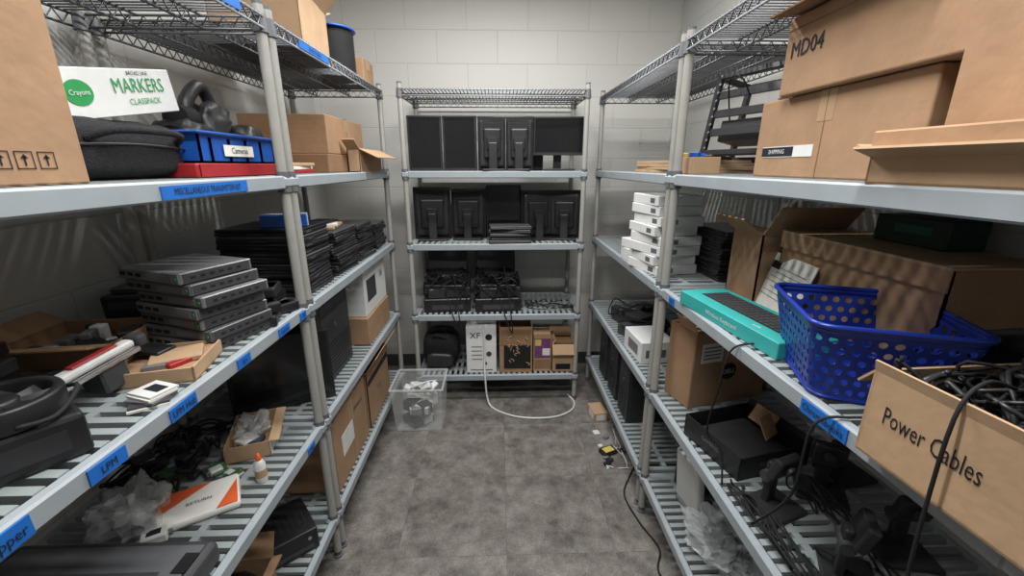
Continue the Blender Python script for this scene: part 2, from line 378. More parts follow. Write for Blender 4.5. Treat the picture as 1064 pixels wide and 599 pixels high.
b.tube([(-.80,.88,T4+.08),(-.76,.92,T4+.10),(-.76,1.08,T4+.10),(-.80,1.12,T4+.08)],.008,FAB);b.tube([(-.794,.85,T4+.07),(-.79,1.0,T4+.075),(-.794,1.15,T4+.07)],.003,DKG,5)
b.done()
b=B('marker_box');b.at(-.88,1.035,T4+.143,0,10)
b.box((0,0,.042),(.11,.33,.095),WHT,bev=.002)
b.text('MARKERS',.042,(.0555,.055,.054),(0,1,0),(0,0,1),GRNI,xs=.85);b.text('CLASSPACK',.018,(.0555,.06,.022),(0,1,0),(0,0,1),GRNI)
b.text('BROAD LINE',.011,(.0555,.06,.080),(0,1,0),(0,0,1),INK)
b.add([(.0562,-.105+.033*math.cos(t),.044+.024*math.sin(t)) for t in [2*math.pi*i/24 for i in range(24)]],[list(range(24))],GRNI)
b.text('Crayons',.014,(.057,-.105,.044),(0,1,0),(0,0,1),WHT);b.done()
b=B('red_binder');b.at(-.87,1.33,T4)
b.box((0,0,.018),(.25,.46,.036),RED,bev=.004);b.box((.118,0,.018),(.018,.44,.026),PAP);b.bx(.125,.1275,-.22,.22,.003,.034,RED);b.done()
b=B('blue_storage_tray');b.at(-.87,1.34,T4+.037)
w,d,h=.23,.40,.075
b.bx(-w/2,w/2,-d/2,d/2,0,.005,BLUT)
b.bx(-w/2,-w/2+.005,-d/2,d/2,0,h,BLUT);b.bx(w/2-.005,w/2,-d/2,d/2,0,h,BLUT);b.bx(-w/2,w/2,-d/2,-d/2+.005,0,h,BLUT);b.bx(-w/2,w/2,d/2-.005,d/2,0,h,BLUT)
for s_ in(-1,1):
    b.box((s_*(w/2+.004),0,h),(.016,d+.02,.008),BLUT,bev=.003);b.box((0,s_*(d/2+.004),h),(w+.02,.016,.008),BLUT,bev=.003)
    for k in range(5): b.box((w/2+.002,-.16+k*.08,h*.45),(.004,.006,h*.8),BLUT)
b.bx(w/2+.004,w/2+.0055,-.11,.03,.018,.048,PAP);b.text('Cameras',.022,(w/2+.0055,-.04,.033),(0,1,0),(0,0,1),INK);b.done()
b=B('headset');b.at(-.87,1.36,T4+.045)
b.blob((0,-.10,.05),(.13,.12,.10),BLK,.6,.012,8,2);b.blob((-.02,.02,.08),(.12,.12,.16),BLK,.6,.02,8,4);b.blob((.03,.12,.055),(.11,.10,.11),BLK,.6,.01,8,5)
b.tube([(0,-.08,.08),(0,-.07,.15),(0,-.01,.205),(0,.03,.18),(0,.05,.10)],.018,BLK,8);b.cyl((.0,-.12,.11),(.0,-.07,.11),.035,BLKM,20);b.cyl((-.02,.02,.12),(-.02,.07,.12),.036,BLKM,20)
b.tube([(.05,-.1,.05),(.09,0,.06),(.06,.1,.07),(.0,.15,.05)],.004,BLKM);b.done()
b=carton('cardboard_box',-1.12,-.74,1.93,2.5,T4,1.60,CARD3,tape='');
b=carton('cardboard_box',-1.12,-.745,1.96,2.46,1.6012,1.765,CARD,tape='x')
b=B('open_cardboard_box');b.at(-.705,2.35,T4);opencarton(b,.06,.38,.11,CARD2,{'+x':115,'-y':60},fl={'+x':.10,'-y':.08});b.done()
b=B('magazine_stack')
for k in range(3): b.at(-.90,1.75,T4+k*.014,R.uniform(-5,5));b.box((0,0,.007),(.22,.28,.013),(RED,PAP,CARD2)[k],bev=.002)
b.done()
# T5
b=B('cable_spool');b.at(-.80,2.30,T5+.003)
for z in(0,.205): b.lathe([(0,z),(.11,z),(.115,z+.004),(.11,z+.010),(.03,z+.010),(0,z+.010)],(0,0,0),BLUT if z else DKG)
P=[(.03,.01)]
for k in range(16): P+=[(.097,.012+k*.012),(.102,.018+k*.012)]
P.append((.03,.203));b.lathe(P,(0,0,0),BLKM,28);b.cyl((0,0,.213),(0,0,.217),.025,DKG,20);b.done()
b=B('open_cardboard_box');b.at(-.86,1.86,T5+.003,6);opencarton(b,.30,.36,.20,CARD2,{'+x':40,'-y':30,'+y':70},fl={'+x':.12,'-y':.12,'+y':.1});b.blob((0,0,.17),(.26,.30,.12),CARD2,.6,.03,6,3,flat=True);b.done()
carton('cardboard_box',-.95,-.70,2.44,2.62,T5+.003,2.09,CARD,tape='x')
# ================================================================ LEFT, T3
b=B('server_stack')
for i in range(7):
    b.at(-.805+R.uniform(-.01,.01)-(.02 if i>4 else 0),1.125+R.uniform(-.006,.006),T3+i*.0305,-20+R.uniform(-3,3))
    b.box((0,0,.0145),(.225,.19,.028),GRY if i%2 else GRYL,bev=.002)
    b.box((0,-.0965,.0145),(.223,.003,.026),COL if i%3 else GRYL,bev=.001)
    for k in range(3): b.bx(-.105+k*.030,-.085+k*.030,-.0992,-.0982,.010,.019,BLKM)
    b.bx(.0,.09,-.0992,-.0982,.007,.022,GRYL);b.cyl((.103,-.099,.0145),(.103,-.1005,.0145),.004,GRNI,8)
    b.bx(.1126,.1132,-.088,.088,.003,.025,DKG)
    for k in range(6): b.bx(.1132,.1138,-.07+k*.024,-.058+k*.024,.011,.017,BLKM)
b.done()
b=B('mini_pc');b.at(-1.06,1.27,T3,10);b.box((0,0,.05),(.20,.16,.10),BLK,bev=.008,seg=2);b.bx(-.08,.08,-.0815,-.08,.06,.08,DKG);b.cyl((.07,-.08,.03),(.07,-.083,.03),.008,GRY);b.box((0,0,.11),(.16,.13,.02),BLK2,bev=.004);b.done()
b=B('power_adapter_pile')
for k,(x,y,z,r) in enumerate([(-.70,1.22,0,20),(-.71,1.31,0,-30),(-.76,1.27,0,70),(-.71,1.23,.035,50),(-.74,1.32,.035,0),(-.80,1.33,0,30),(-.72,1.28,.07,15)]):
    b.at(x,y,T3+z,r);b.box((0,0,.017),(.05,.10,.033),BLK,bev=.006,seg=2);b.bx(-.02,.02,-.03,.03,.033,.0335,DKG)
b.M=Matrix();coil(b,(-.83,1.29,T3),.035,4,.003,BLKM,h=.03);b.done()
lapstack('laptop_stack',-.845,1.60,T3,10,0,.30,.25,.0245)
lapstack('laptop_stack',-.80,1.90,T3,8,90,.28,.22,.024)
lapstack('laptop_stack',-.81,2.20,T3,8,88,.25,.24,.022)
lapstack('laptop_stack',-.82,2.48,T3,6,92,.24,.24,.024)
b=B('blue_card_box');b.at(-.79,1.58,T3+.2455,20);b.box((0,0,.022),(.15,.09,.044),BLUT,bev=.002);b.box((0,0,.0225),(.1515,.03,.0445),WHT);b.done()
b=B('notebook');b.at(-.80,1.92,T3+.1925,10);b.box((0,0,.006),(.14,.2,.012),CARD2,bev=.002);b.box((0,.0,.017),(.13,.18,.008),PAP,rot=(0,0,.2));b.box((0,0,.027),(.10,.12,.01),BLKM,rot=(0,0,-.3),bev=.002);b.done()
# near
b=B('open_cardboard_box');b.at(-1.05,1.02,T3,8);opencarton(b,.24,.20,.055,CARD,{'-y':75,'-x':60},fl={'-y':.07,'-x':.06});small_bits(b,-.11,.11,-.09,.09,.006,14,3,[DKG,GRYL,BLK,WHP],hmax=.05);b.done()
b=B('open_cardboard_box');b.at(-.775,.915,T3,14);opencarton(b,.165,.165,.034,CARD2,{},fl={});b.box((0,0,.014),(.15,.15,.026),CARD,bev=.002)
b.box((.02,.0,.034),(.10,.08,.012),CARD2,rot=(0,0,.3),bev=.002);b.box((-.04,.03,.042),(.08,.05,.010),BLK,rot=(0,0,-.4),bev=.002);b.box((.04,-.04,.032),(.05,.02,.012),RED,rot=(0,0,.9),bev=.002);b.box((.0,-.05,.032),(.05,.02,.012),GRYL,rot=(0,0,.2),bev=.002);b.done()
b=B('barcode_scanner');b.at(-.83,.79,T3+.06,84,0,-6,.80)
b.box((0,0,.018),(.24,.036,.024),WHP,bev=.011,seg=3);b.box((.02,0,.032),(.12,.022,.007),RED,bev=.003);b.box((.135,0,.018),(.03,.05,.032),DKG,bev=.008,seg=2)
b.box((0,.045,.004),(.26,.02,.02),BLK,bev=.006,seg=2);b.box((0,-.034,.008),(.22,.014,.014),CHR,bev=.005,seg=2);b.cyl((-.14,.045,.004),(-.17,.045,.004),.014,DKG,14)
b.box((.03,0,-.030),(.07,.07,.072),DKG,bev=.006);b.done()
b=B('cd_drive_stack')
for k in range(4): b.at(-1.05,.70,T3+k*.03,10+R.uniform(-12,12));b.box((0,0,.0145),(.17,.19,.028),(BLK,BLK2,DKG,BLK)[k],bev=.003);b.bx(-.07,.07,-.0965,-.095,.006,.02,DKG)
b.done()
b=B('document_stack')
for k in range(5): b.at(-.705,.765+.004*k,T3+k*.005,R.uniform(-35,35));b.box((0,0,.0025),(.065,.055,.0045),(PAP,DKG,GRYL,PAP,WHP)[k]);
b.bx(-.018,.022,-.008,.016,.0046,.005,INK);b.done()
b=B('external_drive_enclosure');b.at(-.815,.60,T3,-35);b.box((0,0,.0375),(.20,.19,.075),BLK,bev=.008,seg=2)
for k in range(9): b.bx(-.085+k*.019,-.078+k*.019,-.0962,-.095,.015,.06,BLKM)
b.bx(.0995,.101,-.07,.07,.02,.055,BLK2);b.done()
b=B('cooling_fan');b.at(-.785,.60,T3+.0755)
b.lathe([(.062,0),(.074,0),(.076,.004),(.076,.034),(.074,.038),(.063,.038),(.062,.034),(.062,0)],(0,0,0),BLK,36)
b.lathe([(0,.002),(.024,.002),(.025,.006),(.025,.030),(.020,.034),(0,.034)],(0,0,0),BLK,24)
for k in range(9):
    a=2*math.pi*k/9;vs=[]
    for q in (.024,.042,.060):
        for dz,da in((.010,-.16),(.028,.20)): vs.append((q*math.cos(a+da*(1+q*6)),q*math.sin(a+da*(1+q*6)),dz))
    b.add(vs,[(0,1,3,2),(2,3,5,4)],BLK2,True)
for k in range(4):
    a=math.pi/4+math.pi/2*k;b.box((.045*math.cos(a),.045*math.sin(a),.003),(.045,.005,.004),BLK2,rot=(0,0,a))
b.M=Matrix();b.tube([(-.72,.56,T3+.085),(-.70,.60,T3+.082),(-.72,.66,T3+.10),(-.78,.685,T3+.085),(-.85,.66,T3+.09)],.004,BLKM);b.done()
b=B('tablet');b.at(-1.05,.47,T3+.0,8);b.box((0,0,.05),(.26,.2,.10),BLK,bev=.01,seg=2);b.box((0,0,.108),(.22,.16,.012),BLK2,rot=(0,0,.2),bev=.004);b.done()
# ================================================================ LEFT, T2
b=B('open_white_box');b.at(-.855,1.275,T2,20);opencarton(b,.13,.21,.055,CARD2,{'+x':95},t=.003,fl={'+x':.03});b.bx(.065,.066,-.105,.105,.0,.055,WHT);b.bx(-.062,.062,-.102,.102,.003,.012,CARD2)
small_bits(b,-.05,.05,-.09,.09,.012,7,9,[DKG,RED,BLK,WHP],hmax=.03);b.blob((0,.02,.05),(.09,.13,.05),PLAS,.7,.03,8,2,flat=True);b.done()
b=B('glue_bottle');b.lathe([(0,0),(.015,0),(.016,.004),(.016,.060),(.010,.073),(.008,.075)],(-.725,1.08,T2),WHP);b.lathe([(.008,.074),(.008,.083),(.003,.098),(0,.099)],(-.725,1.08,T2),ORG,16);b.lathe([(.0163,.02),(.0163,.045)],(-.725,1.08,T2),CARD2);b.done()
b=B('padded_envelope');b.at(-.845,.985,T2,32)
b.box((0,0,.012),(.19,.14,.022),PAP,bev=.008,seg=2);b.add([(-.095,-.02,.0245),(.03,.065,.0245),(-.08,.066,.0245),(-.095,.05,.0245)],[(0,1,2,3)],ORG);b.add([(.04,-.066,.0245),(.09,-.066,.0245),(.09,.04,.0245)],[(0,1,2)],ORG)
b.text('RETURN',.016,(.0,-.01,.0245),(1,0,0),(0,1,0),INK);b.done()
b=B('plastic_bag');b.blob((-.98,.935,T2+.045),(.15,.14,.10),PLAS,.8,.045,8,4,flat=True);b.blob((-.98,.935,T2+.03),(.08,.08,.05),WHP,.5,.01,7,4);b.done()
b=B('small_adapter');b.at(-.885,.875,T2,30);b.box((0,0,.012),(.055,.04,.024),WHP,bev=.003);b.bx(-.015,.015,-.01,.01,.024,.0246,INK);b.cyl((.0275,0,.012),(.037,0,.012),.006,CHR,10);b.done()
b=B('document_printer');b.at(-.91,.65,T2,0);b.box((0,0,.03),(.46,.34,.06),DKG,bev=.015,seg=3);b.box((0,0,.061),(.42,.30,.004),COL,bev=.002);b.bx(-.16,.16,-.10,.08,.0625,.064,DKG);b.box((.2,.1,.064),(.03,.05,.004),BLK);b.done()
b=B('cable_pile');heap(b,-1.15,-.95,1.04,1.34,T2,T2+.05,20,.0035,BLKM,4);small_bits(b,-1.16,-.95,1.04,1.36,T2,16,5,[BLK,BLK2,DKG,COPP,GRYL],.03,.07,.05);b.done()
b=B('circuit_board_pile');small_bits(b,-.97,-.80,1.08,1.16,T2,9,15,[BLK2,CHR,DKG,COPP,WHP],.02,.045,.02);b.done()
monitor('computer_monitor',-.85,1.50,T2,.36,.30,25,stand=False)
tower('computer_tower',-.90,1.78,T2,.36,.30,.385,90)
b=carton('cardboard_box',-1.05,-.69,2.08,2.50,T2,.78,CARD,tape='x')
b=carton('white_carton',-1.05,-.70,2.10,2.50,.7815,1.035,WHT,tape='',fin=False);b.M=Matrix();b.bx(-.6995,-.699,2.14,2.3,.85,.97,DKG);b.text('16',.06,(-.6985,2.4,.95),(0,1,0),(0,0,1),INK);b.done()
# T1
b=B('small_desktop_computer');b.at(-.81,1.25,T1,40);b.box((0,0,.045),(.20,.20,.09),BLK,bev=.006,seg=2);b.bx(-.08,.08,-.1012,-.10,.015,.03,DKG)
for k in range(8): b.bx(-.07+k*.02,-.06+k*.02,-.05,.05,.0895,.0908,BLKM)
b.cyl((.07,-.1,.06),(.07,-.103,.06),.007,CHR);b.done()
b=B('open_cardboard_box');b.at(-.87,.99,T1,5);opencarton(b,.24,.22,.10,CARD,{'+y':25,'+x':80},fl={'+y':.08,'+x':.03});b.blob((0,0,.05),(.2,.18,.09),BLKM,.6,.01,6,3);b.done()
b=carton('cardboard_box',-1.08,-.69,1.50,1.92,T1,.53,CARD,tape='x',fin=False);b.M=Matrix();b.bx(-.690,-.6885,1.58,1.72,.32,.42,WHT);b.text('FRAGILE',.03,(-.6885,1.8,.45),(0,1,0),(0,0,1),INK);b.done()
b=B('open_cardboard_box');b.at(-.86,2.16,T1,0);opencarton(b,.34,.40,.32,CARD,{'+x':35,'-y':60},fl={'+x':.10,'-y':.12});b.blob((0,0,.2),(.3,.34,.2),BLKM,.5,.02,5,1);b.bx(.1705,.1715,-.19,.19,.24,.27,BLKM);b.text('<>',.05,(.171,0,.15),(0,1,0),(0,0,1),BLUT);b.done()
# ================================================================ floor bin
b=B('clear_storage_bin');cx,cy=-.495,2.325
def bin_shell(b,m,t0,t1,cx,cy):
    (a0,c0,z0),(a1,c1,z1)=t0,t1
    vs=[(cx+i*a0,cy+j*c0,z0) for i,j in((-1,-1),(1,-1),(1,1),(-1,1))]+[(cx+i*a1,cy+j*c1,z1) for i,j in((-1,-1),(1,-1),(1,1),(-1,1))]
    b.add(vs,[(0,1,5,4),(1,2,6,5),(2,3,7,6),(3,0,4,7),(0,3,2,1)],m)
bin_shell(b,BINM,(.135,.110,.002),(.152,.130,.29),cx,cy)
for s_ in(-1,1):
    b.box((cx+s_*.153,cy,.288),(.014,.272,.012),BINM,bev=.003);b.box((cx,cy+s_*.131,.288),(.31,.014,.012),BINM,bev=.003)
b.box((cx,cy-.137,.26),(.10,.012,.03),BINM,bev=.004)
small_bits(b,cx-.11,cx+.11,cy-.085,cy+.085,.006,9,11,[DKG,WHP,BLK,GRYL],.04,.10,.09)
small_bits(b,cx-.12,cx+.12,cy-.10,cy+.10,.10,9,12,[DKG,GRYL,BLK,WHP],.04,.12,.08)
for k in range(5):
    b.box((cx-.06+.035*k,cy-.03+.02*(k%3),.24+.012*(k%2)),(.07,.05,.04),WHP,rot=(.3*k,.4,k),bev=.008,seg=2)
b.tube([(cx-.1,cy,.21),(cx-.03,cy-.06,.27),(cx+.05,cy-.03,.29),(cx+.1,cy+.04,.26)],.005,WHP);b.done()
# ================================================================ BACK RACK
monitor('computer_monitor',-.432,2.63,T4,.20,.31,2,stand=False);monitor('computer_monitor',-.227,2.63,T4,.20,.31,-1,stand=False)
monitor('computer_monitor',-.040,2.66,T4,.165,.31,6,back=True);monitor('computer_monitor',.128,2.66,T4,.165,.31,-5,back=True)
monitor('computer_monitor',.365,2.66,T4,.31,.22,-2,stand=True,lift=.09)
b=B('desk_speaker');b.at(.245,2.84,T4);b.box((0,0,.1),(.08,.1,.2),BLK,bev=.005);b.cyl((0,-.05,.13),(0,-.053,.13),.03,DKG,20);b.done()
for x,y,w,h,r,bk in[(-.43,2.76,.235,.33,6,True),(-.195,2.78,.225,.32,-5,True),(.03,2.81,.23,.34,2,False),(.245,2.76,.21,.31,12,True),(.43,2.76,.20,.31,-10,True)]:
    monitor('computer_monitor',x,y,T3,w,h,r,back=bk,stand=bk)
lapstack('laptop_stack',.07,2.63,T3,5,0,.26,.18,.021,ms=(DKG,GRY,BLK2))
for x in(-.35,-.02):
    b=B('desktop_dock');b.at(x,2.75,T2,4)
    b.box((0,0,.045),(.30,.32,.09),BLK,bev=.005);b.box((0,.0,.125),(.27,.29,.065),BLK2,bev=.005,rot=(.0,0,.1));b.box((.0,-.03,.175),(.26,.23,.03),BLK,rot=(.10,0,-.1),bev=.004)
    b.box((0,.10,.26),(.27,.025,.24),BLK,rot=(-.25,0,0),bev=.004);b.box((.02,.05,.215),(.2,.12,.03),BLK2,rot=(.3,0,.2),bev=.004)
    b.bx(-.10,.10,-.1615,-.16,.02,.05,DKG);b.M=Matrix();heap(b,x-.14,x+.14,2.585,2.80,T2+.05,T2+.26,18,.0045,BLKM,int(x*100)+50);
    b.tube([(x+.05,2.6,T2+.3),(x+.08,2.56,T2+.1),(x+.09,2.512,T2+.02),(x+.10,2.512,T2-.12),(x+.06,2.515,T2-.02),(x+.02,2.56,T2+.1)],.0035,BLKM);b.done()
b=B('cable_pile');heap(b,.18,.48,2.6,2.85,T2,T2+.03,5,.003,BLKM,77);b.done()
b=B('black_helmet_bag');b.blob((-.41,2.74,T1+.13),(.25,.26,.26),FAB,.7,.01,5,2);b.tube([(-.47,2.66,T1+.2),(-.43,2.62,T1+.26),(-.36,2.64,T1+.22)],.009,FAB);b.blob((-.41,2.62,T1+.08),(.18,.06,.10),BLK2,.5,.005,5,3);b.done()
b=carton('webcam_box',-.225,-.025,2.57,2.80,T1,.535,WHT,tape='',fin=False);b.M=Matrix()
b.text('XF',.06,(-.165,2.57,.47),(1,0,0),(0,0,1),INK);b.cyl((-.075,2.570,.46),(-.075,2.5685,.46),.022,BLKM,20);b.cyl((-.075,2.569,.34),(-.075,2.568,.34),.018,DKG,20);b.bx(-.20,-.05,2.5690,2.5698,.22,.225,INK)
for k in range(4): b.bx(-.19,-.12,2.5685,2.5695,.30+.03*k,.305+.03*k,COL)
b.cyl((-.10,2.5695,.27),(-.10,2.568,.27),.012,BLKM,16);b.done()
b=B('packing_box');b.at(.105,2.70,T1,0);opencarton(b,.22,.26,.33,CARD,{'+y':10},fl={'+y':.03});b.bx(-.10,.10,-.1325,-.1305,.20,.31,CARD3);b.bx(-.08,.10,-.1325,-.1305,.03,.20,BLKM)
for k in range(22):
    rr=random.Random(k);x=-.07+.16*rr.random();z=.05+.2*rr.random();b.tube([(x,-.133,z),(x+.02*rr.uniform(-1,1),-.135,z+.012),(x+.02*rr.uniform(-1,1),-.133,z+.022)],.0025,CARD2,5,3)
b.done()
b=B('toy_box');b.at(.285,2.66,T1,0);b.box((0,0,.13),(.12,.16,.26),CARD2,bev=.003);b.bx(-.055,.055,-.0815,-.08,.10,.24,LED);b.bx(-.05,-.01,-.0825,-.081,.19,.235,YEL);b.bx(0,.05,-.0825,-.081,.12,.17,WHT);b.bx(-.055,.055,-.0815,-.08,.02,.09,CARD3);b.done()
b=B('open_cardboard_box');b.at(.425,2.66,T1,0);opencarton(b,.15,.18,.20,CARD2,{'+y':10,'-y':150,'-x':-30},fl={'+y':.06,'-y':.07,'-x':.04});b.bx(-.07,.07,-.085,.085,.0,.19,CARD3);b.bx(-.05,.05,-.0925,-.0905,.02,.06,INK);b.done()
b=B('power_cord');b.tube([(-.105,2.562,.53),(-.105,2.555,.30),(-.10,2.512,.18),(-.09,2.50,.06),(-.06,2.46,.006),(.04,2.37,.006),(.17,2.325,.006),(.34,2.33,.006),(.46,2.40,.006),(.50,2.50,.006),(.47,2.60,.006)],.006,WHP,8,8);b.done()
# ================================================================ RIGHT T4
b=B('wood_panel_stack')
for k in range(4): b.at(.88,1.97,T4+k*.013,R.uniform(-2,2));b.box((0,0,.006),(.34,.50,.012),(WOOD,CARD2)[k%2],bev=.001)
b.done()
b=B('open_frame_chassis');b.at(.96,1.66,T4+.054,-70,0,0)
b.M=b.M@Matrix.Rotation(math.radians(-10),4,'X')
w,d,h=.30,.16,.31
for x in(-w/2,w/2):
    for y in(-d/2,d/2): b.box((x,y,h/2),(.022,.022,h),BLK,bev=.003)
for z in(.011,h-.011):
    for y in(-d/2,d/2): b.box((0,y,z),(w,.022,.022),BLK,bev=.003)
    for x in(-w/2,w/2): b.box((x,0,z),(.022,d,.022),BLK,bev=.003)
for z in(.09,.16,.23): b.box((0,-d/2,z),(w,.008,.03),BLK2,bev=.002)
for k in range(10): b.cyl((-w/2+.012,-d/2-.012,.03+k*.03),(-w/2+.012,-d/2-.0105,.03+k*.03),.005,GRYL,8);b.cyl((w/2-.012,-d/2-.012,.03+k*.03),(w/2-.012,-d/2-.0105,.03+k*.03),.005,RED,8)
b.box((0,0,.10),(w*.8,d*.7,.08),DKG,bev=.004);b.M=Matrix();b.tube([(.9,1.6,T4+.27),(.86,1.60,T4+.33),(.86,1.68,T4+.33),(.9,1.72,T4+.2)],.003,BLKM);b.done()
b=B('parts_box');b.at(.75,1.63,T4+.0,0);b.box((0,0,.03),(.10,.16,.06),CARD2,bev=.002);small_bits(b,-.05,.05,-.08,.08,.06,8,21,[YEL,BLUT,GRYL,DKG],.02,.04,.02);b.done()
b=carton('cardboard_box',.765,1.13,.775,1.285,T4,1.722,CARD,tape='x',fin=False);b.M=Matrix()
b.bx(.7635,.765,1.05,1.25,1.572,1.60,WHT);b.bx(.763,.7636,1.12,1.25,1.574,1.598,INK);b.text('SHIPPING',.016,(.7628,1.185,1.586),(0,-1,0),(0,0,1),WHT)
b.text('UN',.02,(.765,.86,1.59),(0,-1,0),(0,0,1),INK);b.done()
b=B('cardboard_box');b.at(.955,.935,1.7235,0)
b.box((0,0,.09),(.43,.49,.18),CARD,bev=.004,seg=2)
for q in(0,.0012): b.text('MD04',.052,(-.215-q*.1,.165+q,.100+q),(0,-1,0),(0,0,1),INK,xs=.86)
b.bx(-.2165,-.2150,-.245,.245,.150,.153,CARD3)
b.box((-.225,.03,.186),(.10,.42,.004),CARD3,rot=(0,-.12,0));b.done()
b=carton('cardboard_box',.715,1.12,.34,.70,T4,1.86,CARD,tape='x',rz=3,fin=False)
b.done()
b=B('open_cardboard_box');b.at(.672,.60,T4,4);opencarton(b,.05,.27,.045,CARD2,{'-x':70,'+y':60},fl={'-x':.04,'+y':.04});b.box((0,0,.068),(.07,.26,.035),CARD,bev=.003);b.done()
# RIGHT T3
b=B('white_box_stack')
for i in range(8):
    b.at(.745+(R.uniform(-.01,.01)),1.87+R.uniform(-.01,.01),T3+i*.0425,12+R.uniform(-6,6));b.box((0,0,.0205),(.20,.24,.041),WHT,bev=.002);b.bx(-.1005,-.0995,-.09,-.05,.01,.03,COL);b.bx(-.07,-.02,-.1206,-.1198,.01,.03,GRYL)
b.at(.70,2.08,T3,5);b.box((0,0,.03),(.12,.12,.06),WHT,bev=.002);b.box((0,0,.085),(.11,.12,.045),WHT,rot=(0,0,.2),bev=.002);b.done()
lapstack('laptop_stack',1.01,1.78,T3,9,0,.25,.30,.023,ms=(BLK2,BLK))
lapstack('laptop_stack',.92,2.3,T3,6,85,.33,.24,.024)
b=B('open_cardboard_box');b.at(1.035,1.05,T3,0)
opencarton(b,.24,.52,.255,CARD,{},t=.005);b.M=Matrix()
b.bx(.905,1.15,.785,1.305,1.347,1.353,CARD2);b.bx(.905,.909,.785,1.305,1.30,1.347,CARD);b.done()
b=B('open_cardboard_box');b.at(1.0,1.435,T3,0);opencarton(b,.26,.18,.24,CARD,{'-x':55,'-y':38,'+x':5},t=.005,fl={'-x':.09,'-y':.12,'+x':.03});b.done()
b=B('green_card_box');b.at(1.10,1.04,1.3545,0);b.box((0,0,.035),(.10,.20,.07),GRN,bev=.003);b.bx(-.051,-.05,-.06,.04,.03,.05,GRND);b.done()
b=B('shipping_label_sheet');b.at(.865,1.25,T3+.0,-8);b.M=b.M@Matrix.Rotation(math.radians(16),4,'Y')
b.box((0,0,.095),(.004,.25,.19),PAP,bev=.001)
for k in range(7): b.bx(-.0028,-.002,-.10,.10-.02*(k%3),.05+.016*k,.052+.016*k,COL)
b.bx(-.0028,-.002,.05,.10,.14,.165,INK);b.done()
b=B('keyboard_box');b.at(.735,1.155,T3,6);w,d,h=.165,.46,.045
b.box((0,0,h/2),(w,d,h),TEAL,bev=.002);b.bx(-.035,.06,-.17,.18,h,h+.0008,BLKM)
for i in range(5):
    for j in range(16): b.bx(-.030+i*.0175,-.030+i*.0175+.0145,-.163+j*.0212,-.163+j*.0212+.017,h+.0008,h+.0016,DKG)
b.text('Wireless Keyboard',.019,(-w/2,0,h/2),(0,-1,0),(0,0,1),WHT);b.text('K270',.014,(-.060,-.12,h+.0002),(0,-1,0),(1,0,0),WHT);b.done()
# basket
b=B('laundry_basket')
def rr_pt(a,c,r,t):
    segs=[(2*(c-r),'s',(a,-(c-r)),(0,1)),(math.pi*r/2,'a',(a-r,c-r),0),(2*(a-r),'s',(a-r,c),(-1,0)),(math.pi*r/2,'a',(-(a-r),c-r),90),(2*(c-r),'s',(-a,c-r),(0,-1)),(math.pi*r/2,'a',(-(a-r),-(c-r)),180),(2*(a-r),'s',(-(a-r),-c),(1,0)),(math.pi*r/2,'a',(a-r,-(c-r)),270)]
    tot=sum(q[0] for q in segs);s_=(t%1)*tot
    for q in segs:
        if s_<=q[0]:
            if q[1]=='s': return (q[2][0]+q[3][0]*s_,q[2][1]+q[3][1]*s_)
            an=math.radians(q[3]+90*s_/q[0]);return(q[2][0]+r*math.cos(an),q[2][1]+r*math.sin(an))
        s_-=q[0]
    return (a,0)
b.at(.785,.825,T3,-20)
def bs(t,v):
    k=.78+.22*v
    x,y=rr_pt(.140*k,.158*k,.035,t);return V((x,y,.003+.165*v))
NU,NV=42,6
for i in range(NU):
    for j in range(NV):
        sh=.5*(j%2)
        def P(a,c): return bs((i+sh+a)/NU,.06+.84*(j+c)/NV)
        outer=[(0,0),(.5,0),(1,0),(1,.5),(1,1),(.5,1),(0,1),(0,.5)]
        inn=[(.5+.31*math.cos(an),.5+.31*math.sin(an)) for an in [math.radians(225+45*k) for k in range(8)]]
        vs=[P(*q) for q in outer]+[P(*q) for q in inn]
        b.add(vs,[(k,(k+1)%8,8+(k+1)%8,8+k) for k in range(8)],BLU)
n=80
for v0,v1 in((0,.06),(.90,1.0)):
    vs=[bs(i/n,v0) for i in range(n)]+[bs(i/n,v1) for i in range(n)]
    b.add(vs,[(i,(i+1)%n,n+(i+1)%n,n+i) for i in range(n)],BLU,True)
b.tube([bs(i/n,1)+V((0,0,0)) for i in range(n+1)],.0055,BLU,8,1)
b.tube([bs(i/n,0.02) for i in range(n+1)],.004,BLU,6,1)
b.add([bs(i/n,0) for i in range(n)],[list(range(n))],BLU)
b.done(solid=.002)
b=B('laptop_bag');b.blob((1.06,.68,T3+.065),(.20,.32,.13),FAB,.4,.008,5,7);b.tube([(.97,.6,T3+.12),(.95,.65,T3+.14),(.95,.75,T3+.14),(.97,.8,T3+.12)],.008,FAB);b.done()
b=B('open_cardboard_box');b.at(.775,.455,T3,3);opencarton(b,.33,.29,.145,CARD2,{'+y':140,'-x':12,'+x':60},fl={'+y':.04,'-x':.018,'+x':.06})
b.text('Power Cables',.042,(-.165,.045,.080),(0,-1,-.03),(0,0,1),INK,xs=.58)
b.M=Matrix();heap(b,.63,.92,.34,.58,T3+.03,T3+.165,60,.003,BLKM,31);heap(b,.65,.9,.36,.56,T3+.1,T3+.18,12,.0035,BLK2,33)
b.tube([(.72,.50,T3+.16),(.64,.475,T3+.185),(.596,.462,T3+.14),(.592,.455,T3-.05),(.60,.45,T3-.25),(.595,.47,T3-.40)],.0028,BLKM)
b.tube([(.8,.6,T3+.13),(.70,.63,T3+.03),(.66,.66,T3+.01),(.60,.68,T3-.02),(.605,.70,T3-.2),(.61,.8,T3-.38)],.003,BLKM)
b.done()
